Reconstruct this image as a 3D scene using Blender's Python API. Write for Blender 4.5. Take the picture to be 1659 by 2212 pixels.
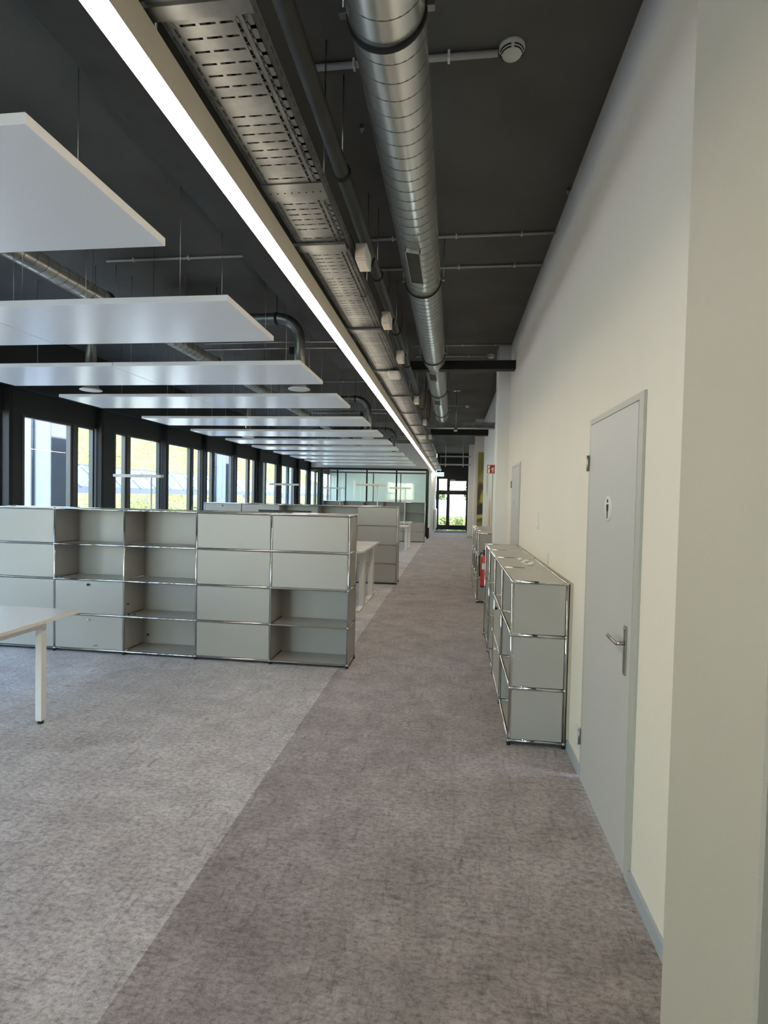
import bpy, bmesh, math, random
from mathutils import Vector, Matrix, noise
random.seed(7)
sc = bpy.context.scene
for o in list(bpy.data.objects): bpy.data.objects.remove(o)
PI = math.pi
# ------------------------------------------------------------------ camera
H = 1.6184
cam = bpy.data.cameras.new('camera'); camo = bpy.data.objects.new('camera', cam)
sc.collection.objects.link(camo); sc.camera = camo
cam.sensor_fit = 'VERTICAL'; cam.sensor_height = 36.0; cam.sensor_width = 27.0
cam.lens = 1163.15 / 2212 * 36.0
cam.clip_start = 0.02; cam.clip_end = 400
R_ = Vector((0.99163593, 0.12724650, 0.02159869)); U_ = Vector((-0.02499777, 0.02517627, 0.99937044)); F_ = Vector((-0.12662261, 0.99155155, -0.02814657))
camo.matrix_world = Matrix(((R_.x, U_.x, -F_.x, 0), (R_.y, U_.y, -F_.y, 0), (R_.z, U_.z, -F_.z, H), (0, 0, 0, 1)))
# ------------------------------------------------------------------ sky, sun, exposure
w = bpy.data.worlds.new('sky'); sc.world = w; w.use_nodes = True
wn = w.node_tree; bg = wn.nodes['Background']
sky = wn.nodes.new('ShaderNodeTexSky'); sky.sky_type = 'NISHITA'; sky.sun_disc = False
sky.sun_elevation = math.radians(48); sky.sun_rotation = math.radians(120); sky.air_density = 1.0; sky.dust_density = .4
hz = wn.nodes.new('ShaderNodeHueSaturation'); hz.inputs['Saturation'].default_value = .85   # hazy sky
wn.links.new(sky.outputs[0], hz.inputs['Color']); wn.links.new(hz.outputs[0], bg.inputs[0]); bg.inputs[1].default_value = 1.0
sl = bpy.data.lights.new('sun', 'SUN'); sl.energy = 7.5; sl.angle = math.radians(0.6); sl.color = (1, .95, .88)
so = bpy.data.objects.new('sun', sl); sc.collection.objects.link(so)
so.rotation_euler = Vector((0.42, 0.30, 1.0)).to_track_quat('Z', 'Y').to_euler()   # light comes from over the building
sc.view_settings.view_transform = 'Standard'; sc.view_settings.look = 'None'
sc.view_settings.exposure = 1.38; sc.view_settings.gamma = 1.0; sc.view_settings.use_curve_mapping = False
sc.cycles.max_bounces = 10; sc.cycles.diffuse_bounces = 6; sc.cycles.glossy_bounces = 4; sc.cycles.transparent_max_bounces = 12
sc.cycles.caustics_reflective = False; sc.cycles.caustics_refractive = False
sc.cycles.sample_clamp_indirect = 6.0
STRIP = 14.0
# ------------------------------------------------------------------ materials
MATS = {}
def mat(name, col, rough=.6, metal=0.0, spec=.5, nz=None, bump=None, emit=None, coat=0, stretch=None):
    """nz=(scale, amount) colour variation; bump=(scale, strength, distance)"""
    m = bpy.data.materials.new(name); m.use_nodes = True; nt = m.node_tree
    b = nt.nodes['Principled BSDF']
    b.inputs['Roughness'].default_value = rough; b.inputs['Metallic'].default_value = metal
    b.inputs['Specular IOR Level'].default_value = spec
    if coat: b.inputs['Coat Weight'].default_value = coat; b.inputs['Coat Roughness'].default_value = .08
    tc = nt.nodes.new('ShaderNodeTexCoord'); vec = tc.outputs['Object']
    if stretch:
        mp = nt.nodes.new('ShaderNodeMapping'); mp.inputs['Scale'].default_value = stretch
        nt.links.new(vec, mp.inputs[0]); vec = mp.outputs[0]
    sc_, am = nz if nz else (9, .03)
    n = nt.nodes.new('ShaderNodeTexNoise'); n.inputs['Scale'].default_value = sc_; n.inputs['Detail'].default_value = 5
    r = nt.nodes.new('ShaderNodeValToRGB')
    c = Vector(col[:3]); lo = c * (1 - am); hi = c * (1 + am)
    r.color_ramp.elements[0].position = .3; r.color_ramp.elements[1].position = .7
    r.color_ramp.elements[0].color = (*lo, 1); r.color_ramp.elements[1].color = (min(1, hi.x), min(1, hi.y), min(1, hi.z), 1)
    nt.links.new(vec, n.inputs['Vector']); nt.links.new(n.outputs[0], r.inputs[0]); nt.links.new(r.outputs[0], b.inputs['Base Color'])
    if bump:
        n2 = nt.nodes.new('ShaderNodeTexNoise'); n2.inputs['Scale'].default_value = bump[0]; n2.inputs['Detail'].default_value = 3
        bp = nt.nodes.new('ShaderNodeBump'); bp.inputs['Strength'].default_value = bump[1]; bp.inputs['Distance'].default_value = bump[2]
        nt.links.new(vec, n2.inputs['Vector']); nt.links.new(n2.outputs[0], bp.inputs['Height']); nt.links.new(bp.outputs[0], b.inputs['Normal'])
    if emit:
        b.inputs['Emission Color'].default_value = (*emit[0], 1); b.inputs['Emission Strength'].default_value = emit[1]
    MATS[name] = m; return m
def glass(name, tint, refl=1.0):
    m = bpy.data.materials.new(name); m.use_nodes = True; nt = m.node_tree; nt.nodes.clear()
    out = nt.nodes.new('ShaderNodeOutputMaterial'); mx = nt.nodes.new('ShaderNodeMixShader')
    tr = nt.nodes.new('ShaderNodeBsdfTransparent'); gl = nt.nodes.new('ShaderNodeBsdfGlossy'); fr = nt.nodes.new('ShaderNodeFresnel')
    mul = nt.nodes.new('ShaderNodeMath'); mul.operation = 'MULTIPLY'; mul.inputs[1].default_value = refl
    tr.inputs[0].default_value = (*tint, 1); gl.inputs['Roughness'].default_value = .01; 
    ge = nt.nodes.new('ShaderNodeNewGeometry'); io = nt.nodes.new('ShaderNodeMapRange'); io.inputs['To Min'].default_value = 1.45; io.inputs['To Max'].default_value = 1/1.45
    nt.links.new(ge.outputs['Backfacing'], io.inputs['Value']); nt.links.new(io.outputs[0], fr.inputs[0])   # the same Fresnel on both faces of a pane
    nt.links.new(fr.outputs[0], mul.inputs[0]); nt.links.new(mul.outputs[0], mx.inputs[0]); nt.links.new(tr.outputs[0], mx.inputs[1]); nt.links.new(gl.outputs[0], mx.inputs[2]); nt.links.new(mx.outputs[0], out.inputs[0])
    MATS[name] = m; return m
def carpet(name, dark, mid, light):
    m = bpy.data.materials.new(name); m.use_nodes = True; nt = m.node_tree; N = nt.nodes; L = nt.links
    b = N['Principled BSDF']; b.inputs['Roughness'].default_value = .95; b.inputs['Specular IOR Level'].default_value = .15
    b.inputs['Sheen Weight'].default_value = .25; b.inputs['Sheen Roughness'].default_value = .6
    tc = N.new('ShaderNodeTexCoord')
    def nse(scale, st=(1, 1, 1), det=4, dist=0.0, rough=.6):
        mp = N.new('ShaderNodeMapping'); mp.inputs['Scale'].default_value = st; L.new(tc.outputs['Object'], mp.inputs[0])
        n = N.new('ShaderNodeTexNoise'); n.inputs['Scale'].default_value = scale; n.inputs['Detail'].default_value = det
        n.inputs['Distortion'].default_value = dist; n.inputs['Roughness'].default_value = rough
        L.new(mp.outputs[0], n.inputs['Vector']); return n.outputs[0]
    def ramp(v, a, ca, b_, cb):
        r = N.new('ShaderNodeValToRGB'); r.color_ramp.elements[0].position = a; r.color_ramp.elements[1].position = b_
        r.color_ramp.elements[0].color = ca; r.color_ramp.elements[1].color = cb; L.new(v, r.inputs[0]); return r.outputs[0]
    def mix(t, a, b_, f=1.0):
        x = N.new('ShaderNodeMix'); x.data_type = 'RGBA'; x.blend_type = t; x.inputs[0].default_value = f
        L.new(a, x.inputs[6]); L.new(b_, x.inputs[7]); return x.outputs[2]
    base = ramp(nse(5, det=6, dist=.6), .35, (*mid, 1), .68, (*light, 1))
    f1 = ramp(nse(34, (1, 1.5, 1), 9, .25, .80), .37, (.42, .40, .40, 1), .56, (1.05, 1.05, 1.05, 1))
    f2 = ramp(nse(7, (5.0, .8, 1), 8, .5, .82), .36, (.52, .50, .50, 1), .47, (1, 1, 1, 1))
    f3 = ramp(nse(7, (.8, 5.0, 1), 8, .5, .82), .36, (.52, .50, .50, 1), .47, (1, 1, 1, 1))
    clus = ramp(nse(3.2, det=5), .40, (0, 0, 0, 1), .60, (1, 1, 1, 1))
    big = ramp(nse(1.6, (1, 1.5, 1), 4), .38, (.86, .84, .84, 1), .62, (1.0, 1.0, 1.0, 1))
    fine = ramp(nse(420, det=2), .3, (.72, .72, .72, 1), .7, (1.22, 1.22, 1.22, 1))
    col = mix('MULTIPLY', base, f1, .9)
    fm = mix('MULTIPLY', f2, f3); x = N.new('ShaderNodeMix'); x.data_type = 'RGBA'; x.blend_type = 'MULTIPLY'
    mr = N.new('ShaderNodeMapRange'); mr.inputs['To Min'].default_value = .35; mr.inputs['To Max'].default_value = .95; L.new(clus, mr.inputs['Value'])
    L.new(mr.outputs[0], x.inputs[0]); L.new(col, x.inputs[6]); L.new(fm, x.inputs[7]); col = x.outputs[2]; col = mix('MULTIPLY', col, big); col = mix('MULTIPLY', col, fine)
    # half-metre carpet tiles laid with slightly different shades
    mp = N.new('ShaderNodeMapping'); mp.inputs['Scale'].default_value = (1, 2, 1); L.new(tc.outputs['Object'], mp.inputs[0])
    fl = N.new('ShaderNodeVectorMath'); fl.operation = 'FLOOR'; L.new(mp.outputs[0], fl.inputs[0])
    wn_ = N.new('ShaderNodeTexWhiteNoise'); wn_.noise_dimensions = '3D'; L.new(fl.outputs[0], wn_.inputs['Vector'])
    col = mix('MULTIPLY', col, ramp(wn_.outputs['Value'], 0, (.93, .92, .91, 1), 1, (1.05, 1.05, 1.06, 1)))
    L.new(col, b.inputs['Base Color'])
    bp = N.new('ShaderNodeBump'); bp.inputs['Strength'].default_value = .5; bp.inputs['Distance'].default_value = .004
    L.new(nse(300, det=2), bp.inputs['Height']); L.new(bp.outputs[0], b.inputs['Normal'])
    MATS[name] = m; return m

m_white = mat('painted plaster', (.84, .785, .70), .85, spec=.25, nz=(1.2, .02), bump=(160, .25, .0015))
m_rough = mat('rough plaster', (.56, .52, .445), .9, spec=.2, nz=(2, .02), bump=(190, .6, .002))
m_wall2 = mat('white wall', (.78, .78, .76), .8, spec=.3, nz=(1, .02))
m_pink = mat('pinkish wall', (.66, .60, .56), .8, nz=(1, .02))
m_ceil = mat('anthracite ceiling', (.115, .112, .102), .9, spec=.25, nz=(1.3, .16), bump=(60, .5, .004))
m_black = mat('black paint', (.010, .010, .011), .55, spec=.35, nz=(6, .12))
m_fascia = mat('dark panel', (.030, .034, .034), .55, spec=.4, nz=(2, .12))
m_frame = mat('window frame', (.055, .058, .06), .35, spec=.5, nz=(4, .05))
m_sail = mat('white sail', (.90, .90, .90), .28, spec=.5, nz=(1.5, .015))
m_sailedge = mat('sail edge', (.60, .60, .56), .5, nz=(3, .02))
m_usm = mat('grey powder coat', (.425, .405, .365), .32, spec=.5, nz=(3, .02), bump=(500, .08, .0004))
m_chrome = mat('chrome', (.60, .61, .62), .05, 1.0, nz=(30, .03))
m_galv = mat('galvanised steel', (.21, .22, .215), .40, .9, nz=(9, .28), bump=(30, .05, .001))
m_duct = mat('spiral duct steel', (.86, .86, .80), .25, .78, nz=(8, .06), bump=(5, .05, .002))
m_seam = mat('duct seam', (.12, .125, .12), .5, .6, nz=(20, .05))
m_rubber = mat('black rubber', (.012, .012, .012), .7)
m_louv = mat('grille louvres', (.12, .12, .10), .6, nz=(20, .05))
m_desk = mat('white laminate', (.80, .79, .76), .22, spec=.5, nz=(4, .01))
m_deskleg = mat('white steel', (.76, .74, .70), .4, nz=(6, .02))
m_door = mat('grey door', (.58, .565, .56), .45, spec=.4, nz=(2, .015))
m_doorf = mat('door frame', (.50, .50, .46), .45, nz=(2, .015))
m_base = mat('skirting', (.42, .46, .50), .45, nz=(3, .03))
m_steel = mat('brushed steel', (.42, .41, .40), .32, 1.0, nz=(40, .08))
m_plastic = mat('white plastic', (.70, .70, .66), .4, nz=(8, .02))
m_red = mat('red enamel', (.62, .03, .02), .25, coat=.5, nz=(6, .05))
m_signred = mat('sign red', (.36, .02, .015), .5, nz=(6, .03))
m_paper = mat('label white', (.8, .8, .76), .6, nz=(20, .03))
m_cond = mat('grey conduit', (.42, .42, .40), .45, nz=(12, .06))
m_copper = mat('copper pipe', (.42, .24, .15), .4, .8, nz=(10, .1))
m_darkp = mat('dark pipe', (.05, .048, .042), .5, nz=(10, .15))
m_slot = mat('dark slot', (.01, .01, .01), .8)
m_housing = mat('lamp housing', (.88, .77, .62), .5, nz=(5, .03))
m_tube = mat('lamp diffuser', (1, 1, 1), .5, emit=((1, .86, .70), STRIP))
m_green = mat('exit sign face', (.05, .5, .2), .5, emit=((.1, .75, .35), 1.0))
m_signw = mat('exit sign white', (.9, .9, .9), .5, emit=((.8, 1, .9), 1.6))
m_mat = mat('door mat', (.03, .03, .032), .95, nz=(60, .3))
m_pier = mat('pale concrete', (.36, .38, .41), .8, nz=(2, .04))
m_slab = mat('grey concrete', (.07, .08, .10), .8, nz=(2, .08))
m_bluep = mat('blue glazing', (.07, .18, .40), .3, nz=(1.2, .15))
m_whitem = mat('white truss', (.40, .44, .50), .5, nz=(3, .05))
m_ground = mat('paving', (.50, .50, .50), .9, nz=(1, .15))
m_cyan = mat('frosted pale glass', (.80, .86, .84), .35, nz=(1, .03))
m_monitor = mat('monitor black', (.008, .008, .009), .4)
m_clear = glass('clear pane', (.95, .98, .97), .6)
m_green_glass = glass('greenish pane', (.95, .99, .98), .45)
m_bag = mat('clear plastic', (.85, .85, .80), .15, spec=.8, nz=(30, .05))
c_dark = carpet('dark carpet', (.10, .09, .09), (.355, .316, .306), (.50, .448, .435))
c_light = carpet('light carpet', (.16, .155, .15), (.58, .553, .545), (.76, .73, .72))

def foliage_mat(name, a, b_, c, scale):
    m = bpy.data.materials.new(name); m.use_nodes = True; nt = m.node_tree; b = nt.nodes['Principled BSDF']; b.inputs['Roughness'].default_value = .7
    tc = nt.nodes.new('ShaderNodeTexCoord'); v = nt.nodes.new('ShaderNodeTexVoronoi'); v.inputs['Scale'].default_value = scale
    r = nt.nodes.new('ShaderNodeValToRGB'); r.color_ramp.elements[0].color = (*a, 1); r.color_ramp.elements[1].color = (*c, 1)
    e = r.color_ramp.elements.new(.45); e.color = (*b_, 1)
    bp = nt.nodes.new('ShaderNodeBump'); bp.inputs['Strength'].default_value = .8; bp.inputs['Distance'].default_value = .12
    nt.links.new(tc.outputs['Object'], v.inputs['Vector']); nt.links.new(v.outputs['Color'], r.inputs[0]); nt.links.new(r.outputs[0], b.inputs['Base Color'])
    nt.links.new(v.outputs['Distance'], bp.inputs['Height']); nt.links.new(bp.outputs[0], b.inputs['Normal'])
    b.inputs['Subsurface Weight'].default_value = 0
    return m
m_leaf = foliage_mat('sunlit leaves', (.02, .03, .004), (.11, .11, .014), (.19, .165, .028), 5)
m_leaf2 = foliage_mat('hedge leaves', (.02, .035, .005), (.08, .10, .010), (.16, .155, .024), 9)

# ------------------------------------------------------------------ mesh builder
class MB:
    def __init__(s): s.v = []; s.f = []; s.sm = []; s.keep = False
    def add(s, vs, fs, smooth=False):
        k = len(s.v); s.v += [tuple(p) for p in vs]
        for f in fs: s.f.append(tuple(i + k for i in f)); s.sm.append(smooth)
        return s
    def box(s, x0, y0, z0, x1, y1, z1):
        x0, x1 = sorted((x0, x1)); y0, y1 = sorted((y0, y1)); z0, z1 = sorted((z0, z1))
        return s.add([(x0,y0,z0),(x1,y0,z0),(x1,y1,z0),(x0,y1,z0),(x0,y0,z1),(x1,y0,z1),(x1,y1,z1),(x0,y1,z1)],
                     [(0,3,2,1),(4,5,6,7),(0,1,5,4),(1,2,6,5),(2,3,7,6),(3,0,4,7)])
    def bbox(s, x0, y0, z0, x1, y1, z1, b=.003):
        """box with bevelled edges"""
        bm = bmesh.new(); bmesh.ops.create_cube(bm, size=1)
        bmesh.ops.scale(bm, vec=(abs(x1-x0), abs(y1-y0), abs(z1-z0)), verts=bm.verts)
        bmesh.ops.translate(bm, vec=((x0+x1)/2, (y0+y1)/2, (z0+z1)/2), verts=bm.verts)
        bmesh.ops.bevel(bm, geom=bm.edges[:], offset=b, segments=1, affect='EDGES')
        bm.verts.index_update()
        s.add([v.co[:] for v in bm.verts], [[v.index for v in f.verts] for f in bm.faces]); bm.free(); return s
    def tube(s, p, q, r, n=10, r2=None, caps=True):
        p = Vector(p); q = Vector(q); d = (q - p).normalized(); r2 = r if r2 is None else r2
        a = d.orthogonal().normalized(); b = d.cross(a)
        vs = []
        for c, rr in ((p, r), (q, r2)):
            for i in range(n): t = 2*PI*i/n; vs.append(c + a*math.cos(t)*rr + b*math.sin(t)*rr)
        s.add(vs, [(i, (i+1) % n, n+(i+1) % n, n+i) for i in range(n)], True)
        if caps: s.add(vs, [tuple(range(n))[::-1], tuple(range(n, 2*n))])
        return s
    def path(s, pts, r, n=10):
        pts = [Vector(p) for p in pts]; rings = []; prev = None
        for i, p in enumerate(pts):
            d = (pts[min(i+1, len(pts)-1)] - pts[max(i-1, 0)]).normalized()
            a = d.orthogonal().normalized() if prev is None else (prev - d*prev.dot(d)).normalized(); prev = a
            b = d.cross(a); rings.append([p + a*math.cos(2*PI*k/n)*r + b*math.sin(2*PI*k/n)*r for k in range(n)])
        vs = [v for rg in rings for v in rg]; fs = []
        for i in range(len(rings)-1):
            for k in range(n): fs.append((i*n+k, i*n+(k+1) % n, (i+1)*n+(k+1) % n, (i+1)*n+k))
        s.add(vs, fs, True); s.add(vs, [tuple(range(n))[::-1], tuple(range(len(vs)-n, len(vs)))]); return s
    def sphere(s, c, r, u=10, v=6):
        vs = [(c[0], c[1], c[2]+r)]
        for i in range(1, v):
            t = PI*i/v
            for k in range(u): vs.append((c[0]+r*math.sin(t)*math.cos(2*PI*k/u), c[1]+r*math.sin(t)*math.sin(2*PI*k/u), c[2]+r*math.cos(t)))
        vs.append((c[0], c[1], c[2]-r)); fs = [(0, 1+k, 1+(k+1) % u) for k in range(u)]
        for i in range(v-2):
            for k in range(u): a = 1+i*u; fs.append((a+k, a+u+k, a+u+(k+1) % u, a+(k+1) % u))
        a = 1+(v-2)*u; fs += [(a+(k+1) % u, a+k, len(vs)-1) for k in range(u)]
        return s.add(vs, fs, True)
    def lathe(s, prof, c=(0, 0, 0), n=28, axis='z', smooth=True):
        """profile [(r, h)] turned about the axis through c"""
        vs = []
        for r, h in prof:
            for k in range(n):
                t = 2*PI*k/n; a, b = r*math.cos(t), r*math.sin(t)
                q = {'z': (a, b, h), 'y': (a, h, b), 'x': (h, a, b)}[axis]
                vs.append((c[0]+q[0], c[1]+q[1], c[2]+q[2]))
        fs = []
        for i in range(len(prof)-1):
            for k in range(n): fs.append((i*n+k, i*n+(k+1) % n, (i+1)*n+(k+1) % n, (i+1)*n+k))
        return s.add(vs, fs, smooth)
    def prism(s, poly, z0, z1, axis='z'):
        """polygon in the plane across the axis, extruded from z0 to z1"""
        def P(a, b, h): return {'z': (a, b, h), 'x': (h, a, b), 'y': (a, h, b)}[axis]
        n = len(poly); vs = [P(a, b, z0) for a, b in poly] + [P(a, b, z1) for a, b in poly]
        return s.add(vs, [tuple(range(n))[::-1], tuple(range(n, 2*n))] + [(i, (i+1) % n, n+(i+1) % n, n+i) for i in range(n)])
    def mesh(s, name, m):
        me = bpy.data.meshes.new(name); me.from_pydata(s.v, [], s.f); me.update()
        me.polygons.foreach_set('use_smooth', s.sm)
        bm = bmesh.new(); bm.from_mesh(me); bmesh.ops.remove_doubles(bm, verts=bm.verts, dist=1e-6); s.keep or bmesh.ops.recalc_face_normals(bm, faces=bm.faces); bm.to_mesh(me); bm.free()
        if m: me.materials.append(m)
        return me
    def build(s, name, m, parent=None, loc=None):
        return link(name, s.mesh(name, m), parent, loc)
def link(name, me, parent=None, loc=None):
    o = bpy.data.objects.new(name, me); sc.collection.objects.link(o)
    if parent: o.parent = parent
    if loc is not None: o.location = loc
    return o
def tag(o, label=None, cat=None, group=None, kind=None):
    if label: o['label'] = label
    if cat: o['category'] = cat
    if group: o['group'] = group
    if kind: o['kind'] = kind
    return o
def thing(name, label, cat, loc=(0, 0, 0), rz=0, group=None):
    o = bpy.data.objects.new(name, None); sc.collection.objects.link(o); o.location = loc; o.rotation_euler = (0, 0, rz); o.empty_display_size = .1
    return tag(o, label, cat, group)
def struct(o): o['kind'] = 'structure'; return o
def copy_tree(o, parent=None):
    c = o.copy(); sc.collection.objects.link(c)
    if parent: c.parent = parent
    for ch in list(o.children): copy_tree(ch, c)
    return c

# ================================================================== ROOM
WX, CZ, LX, YB, YE = .783, 3.85, -6.10, -4.6, 27.2
struct(MB().box(-1.033, YB, -.2, 1.4, 27.35, 0).build('floor', c_dark))
struct(MB().box(LX-.3, YB, -.2, -1.033, 27.35, 0).build('floor', c_light))
struct(MB().box(LX-.3, YB-.2, CZ, 1.4, 27.6, CZ+.25).build('ceiling', m_ceil))
# right wall with openings for the two doors
def wall_right():
    mb = MB(); d1 = (2.348, 3.262, 2.086); d2 = (6.50, 7.36, 2.07); y0, y1 = 1.6, 8.0
    segs = [(y0, d1[0], 0), (d1[0], d1[1], d1[2]), (d1[1], d2[0], 0), (d2[0], d2[1], d2[2]), (d2[1], y1, 0)]
    for a, b, z in segs: mb.box(WX, a, z, 1.2, b, CZ)
    return mb.build('wall_right', m_white)
struct(wall_right())
struct(MB().box(.823, 8.35, 0, 1.2, 15.3, CZ).build('wall_right', m_wall2))
struct(MB().box(.90, 15.6, 0, 1.2, 27.2, CZ).build('wall_right', m_wall2))
struct(MB().bbox(.604, 8.0, 0, 1.2, 8.35, CZ, .012).build('wall_right', m_wall2))
struct(MB().box(.576, 15.3, 0, 1.2, 15.6, CZ).build('wall_right', m_pink))
struct(MB().box(.61, 22.5, 0, 1.2, 22.85, CZ).build('wall_right', m_wall2))
struct(MB().bbox(.62, 1.13, 0, 1.4, 1.585, CZ, .006).build('wall_right', m_rough))
struct(MB().bbox(.645, .90, 0, 1.2, 1.128, CZ, .01).build('pillar_side_1', mat('pillar side brown', (.24, .20, .14), .7, nz=(6, .1))))  # separate brown block gives the pillar a darker near side
struct(MB().box(WX, YB, 0, 1.2, .90, CZ).build('wall_right', m_white))
# unseen front behind the camera; its glazing is added to let in more daylight
wb = MB().box(LX-.2, YB-.2, 0, 1.4, YB, .12).box(LX-.2, YB-.2, 3.55, 1.4, YB, CZ)
wb.box(-3.6, YB-.2, .12, 1.4, YB, 3.55)
for x in (LX-.1, -5.3, -4.5, -3.66): wb.box(x-.06, YB-.16, .12, x+.06, YB-.04, 3.55)
struct(wb.build('wall_back', m_fascia))
struct(MB().box(LX, YB-.11, .12, -3.6, YB-.10, 3.55).build('window_18', m_clear))  # added glazing, unseen behind the camera, lets in more daylight
# skirting board on the right wall
def skirting(y0, y1):
    return MB().prism([(y0, 0), (y1, 0), (y1, .062), (y0, .062)], WX-.014, WX, 'x').build('baseboard_right', m_base)
struct(skirting(1.585, 2.345)); struct(skirting(3.265, 6.49)); struct(skirting(7.37, 7.99))
struct(MB().box(.60, 22.49, 0, .88, 22.5, .06).build('baseboard_right', m_base))
# far wall beside the glass room
struct(MB().box(-.97, 23.5, 0, -.864, YE, CZ).build('wall_end', m_wall2))
struct(MB().box(LX, 22.3, 2.80, -.864, 22.42, CZ).build('wall_end', m_wall2))
struct(MB().box(-.97, 22.42, 2.80, -.864, 23.5, CZ).build('wall_end', m_wall2))
struct(MB().box(LX, 26.2, 0, -.97, 26.3, CZ).build('wall_end', m_cyan))

# ------------------------------------------------------------------ far door wall
def end_wall():
    mb = MB(); z1 = CZ
    mb.box(-.85, YE, 2.60, .9, YE+.15, z1)                        # black field above
    mb.box(-.85, YE, 0, -.73, YE+.15, 2.6); mb.box(.66, YE, 0, .9, YE+.15, 2.6)
    return mb.build('wall_end', m_black)
struct(end_wall())
def door_leaf(x0, x1, zt, mull, label):
    d = thing('door_4' if x0 < -.4 else 'door_3', None, None, ((x0+x1)/2, YE, 0)); struct(d)
    fr = MB(); cx = (x0+x1)/2; g = []
    def loc(a): return a - cx
    px0, px1 = mull
    fr.box(loc(x0), .02, .04, loc(px0), .10, zt+.13); fr.box(loc(px1), .02, .04, loc(x1), .10, zt+.13)
    fr.box(loc(px0), .02, .04, loc(px1), .10, .27); fr.box(loc(px0), .02, 1.80, loc(px1), .10, 2.02); fr.box(loc(px0), .02, zt, loc(px1), .10, zt+.13)
    fr.build('door_frame', m_black, d)
    MB().box(loc(px0), .055, .27, loc(px1), .062, 1.80).build('pane', m_clear, d)
    MB().box(loc(px0), .055, 2.02, loc(px1), .062, zt).build('pane', m_clear, d)
    return d
door_leaf(-.73, -.245, 2.58, (-.71, -.325), '')
dr = door_leaf(-.245, .66, 2.475, (-.165, .637), '')
MB().path([(.375, -.03, .95), (.375, -.05, .97), (.375, -.05, 1.23), (.375, -.03, 1.25)], .010, 8).build('door_handle', m_steel, dr)
MB().bbox(-.38, -.03, 2.50, -.12, .02, 2.56, .004).box(-.33, -.012, 2.478, .06, -.002, 2.492).build('door_closer', m_steel, dr)
tag(MB().bbox(-.82, 25.35, 0, .70, 27.15, .012, .003).build('door_mat', m_mat), 'black entrance mat lying before the far glazed doors', 'mat')

# ------------------------------------------------------------------ left window wall
ZT, ZS = 2.68, .22
def fascia():
    mb = MB(); mb.box(LX-.14, YB, ZT, LX, 27.2, CZ); mb.box(LX-.14, YB, 0, LX, 27.2, ZS)
    mb.box(LX, YB, 3.02, LX+.16, 22.3, CZ-.001)                  # dropped edge beam under the ceiling
    return mb.build('wall_left', m_fascia)
struct(fascia())
# every bay: (start, end, [glazed intervals])
BAYS = [(-4.6, -3.1, [(-4.3, -3.4)]), (-3.1, -1.15, [(-2.75, -2.45), (-2.25, -1.3)]), (-1.15, .80, [(-.85, .10), (.27, .62)]),
        (.80, 2.75, [(1.15, 1.42), (1.6, 2.6)]), (2.75, 4.7, [(3.05, 3.98), (4.15, 4.5)]), (4.7, 6.66, [(5.05, 5.35), (5.55, 6.60)]),
        (6.66, 8.60, [(7.03, 7.96), (8.14, 8.50)]), (8.60, 10.70, [(9.14, 9.41), (9.59, 10.60)]), (10.70, 12.55, [(10.98, 11.92), (12.10, 12.44)]),
        (12.55, 14.40, [(12.80, 13.08), (13.24, 14.28)]), (14.40, 16.25, [(14.66, 15.50), (15.66, 16.02)]), (16.25, 18.35, [(16.80, 17.0), (17.12, 18.12)]),
        (18.35, 20.50, [(18.62, 19.44), (19.60, 20.10)]), (20.50, 22.30, [(20.75, 20.98), (21.12, 22.10)]), (22.30, 24.30, [(22.6, 23.5), (23.7, 24.1)]),
        (24.30, 26.2, [(24.5, 24.8), (25.0, 26.0)])]
for bi, (a, b, gl) in enumerate(BAYS):
    wd = thing('window_%d' % (bi+1), None, None, (LX, a, 0)); struct(wd)
    # opaque dark panel(s) and the sash frames
    edges = [a+.03] + [e for g in gl for e in g] + [b-.03]
    pn = MB()
    pn.box(-.10, .03, ZS, -.02, gl[0][0]-a-.045, ZT)
    if b - gl[-1][1] > .13: pn.box(-.10, gl[-1][1]-a+.045, ZS, -.02, b-a-.03, ZT)
    pn.build('dark_panel', m_fascia, wd)
    fr = MB()
    for (g0, g1) in gl:
        y0, y1 = g0-a, g1-a
        fr.box(-.09, y0-.045, ZS, -.015, y0, ZT); fr.box(-.09, y1, ZS, -.015, y1+.045, ZT)
        fr.box(-.09, y0, ZT-.03, -.015, y1, ZT); fr.box(-.09, y0, ZS, -.015, y1, ZS+.05)
    for (p, q) in zip(gl[:-1], gl[1:]):
        fr.box(-.10, p[1]-a+.045, ZS, -.004, q[0]-a-.045, ZT)
    fr.build('window_frame', m_frame, wd)
    for (g0, g1) in gl:
        MB().box(-.062, g0-a, ZS+.05, -.054, g1-a, ZT-.03).build('pane', m_clear, wd)
    if len(gl) > 1 and b > 4:
        hy = gl[0][1]-a+.075
        MB().box(-.004, hy-.012, 1.18, .008, hy+.012, 1.30).path([(.005, hy, 1.26), (.045, hy, 1.262), (.05, hy+.02, 1.262), (.05, hy+.11, 1.262)], .009, 8).build('window_handle', m_steel, wd)
    # post between two bays
    MB().bbox(.0, -.03, 0, .10, .035, CZ-.45 if bi % 3 else 3.02, .004).build('post', m_black, wd)
    # thin guide cable of the outside blind
    gy = gl[-1][1]-a-.14
    MB().tube((-.2, gy, ZS), (-.2, gy, ZT), .004, 6).build('blind_cable', m_steel, wd)

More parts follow.
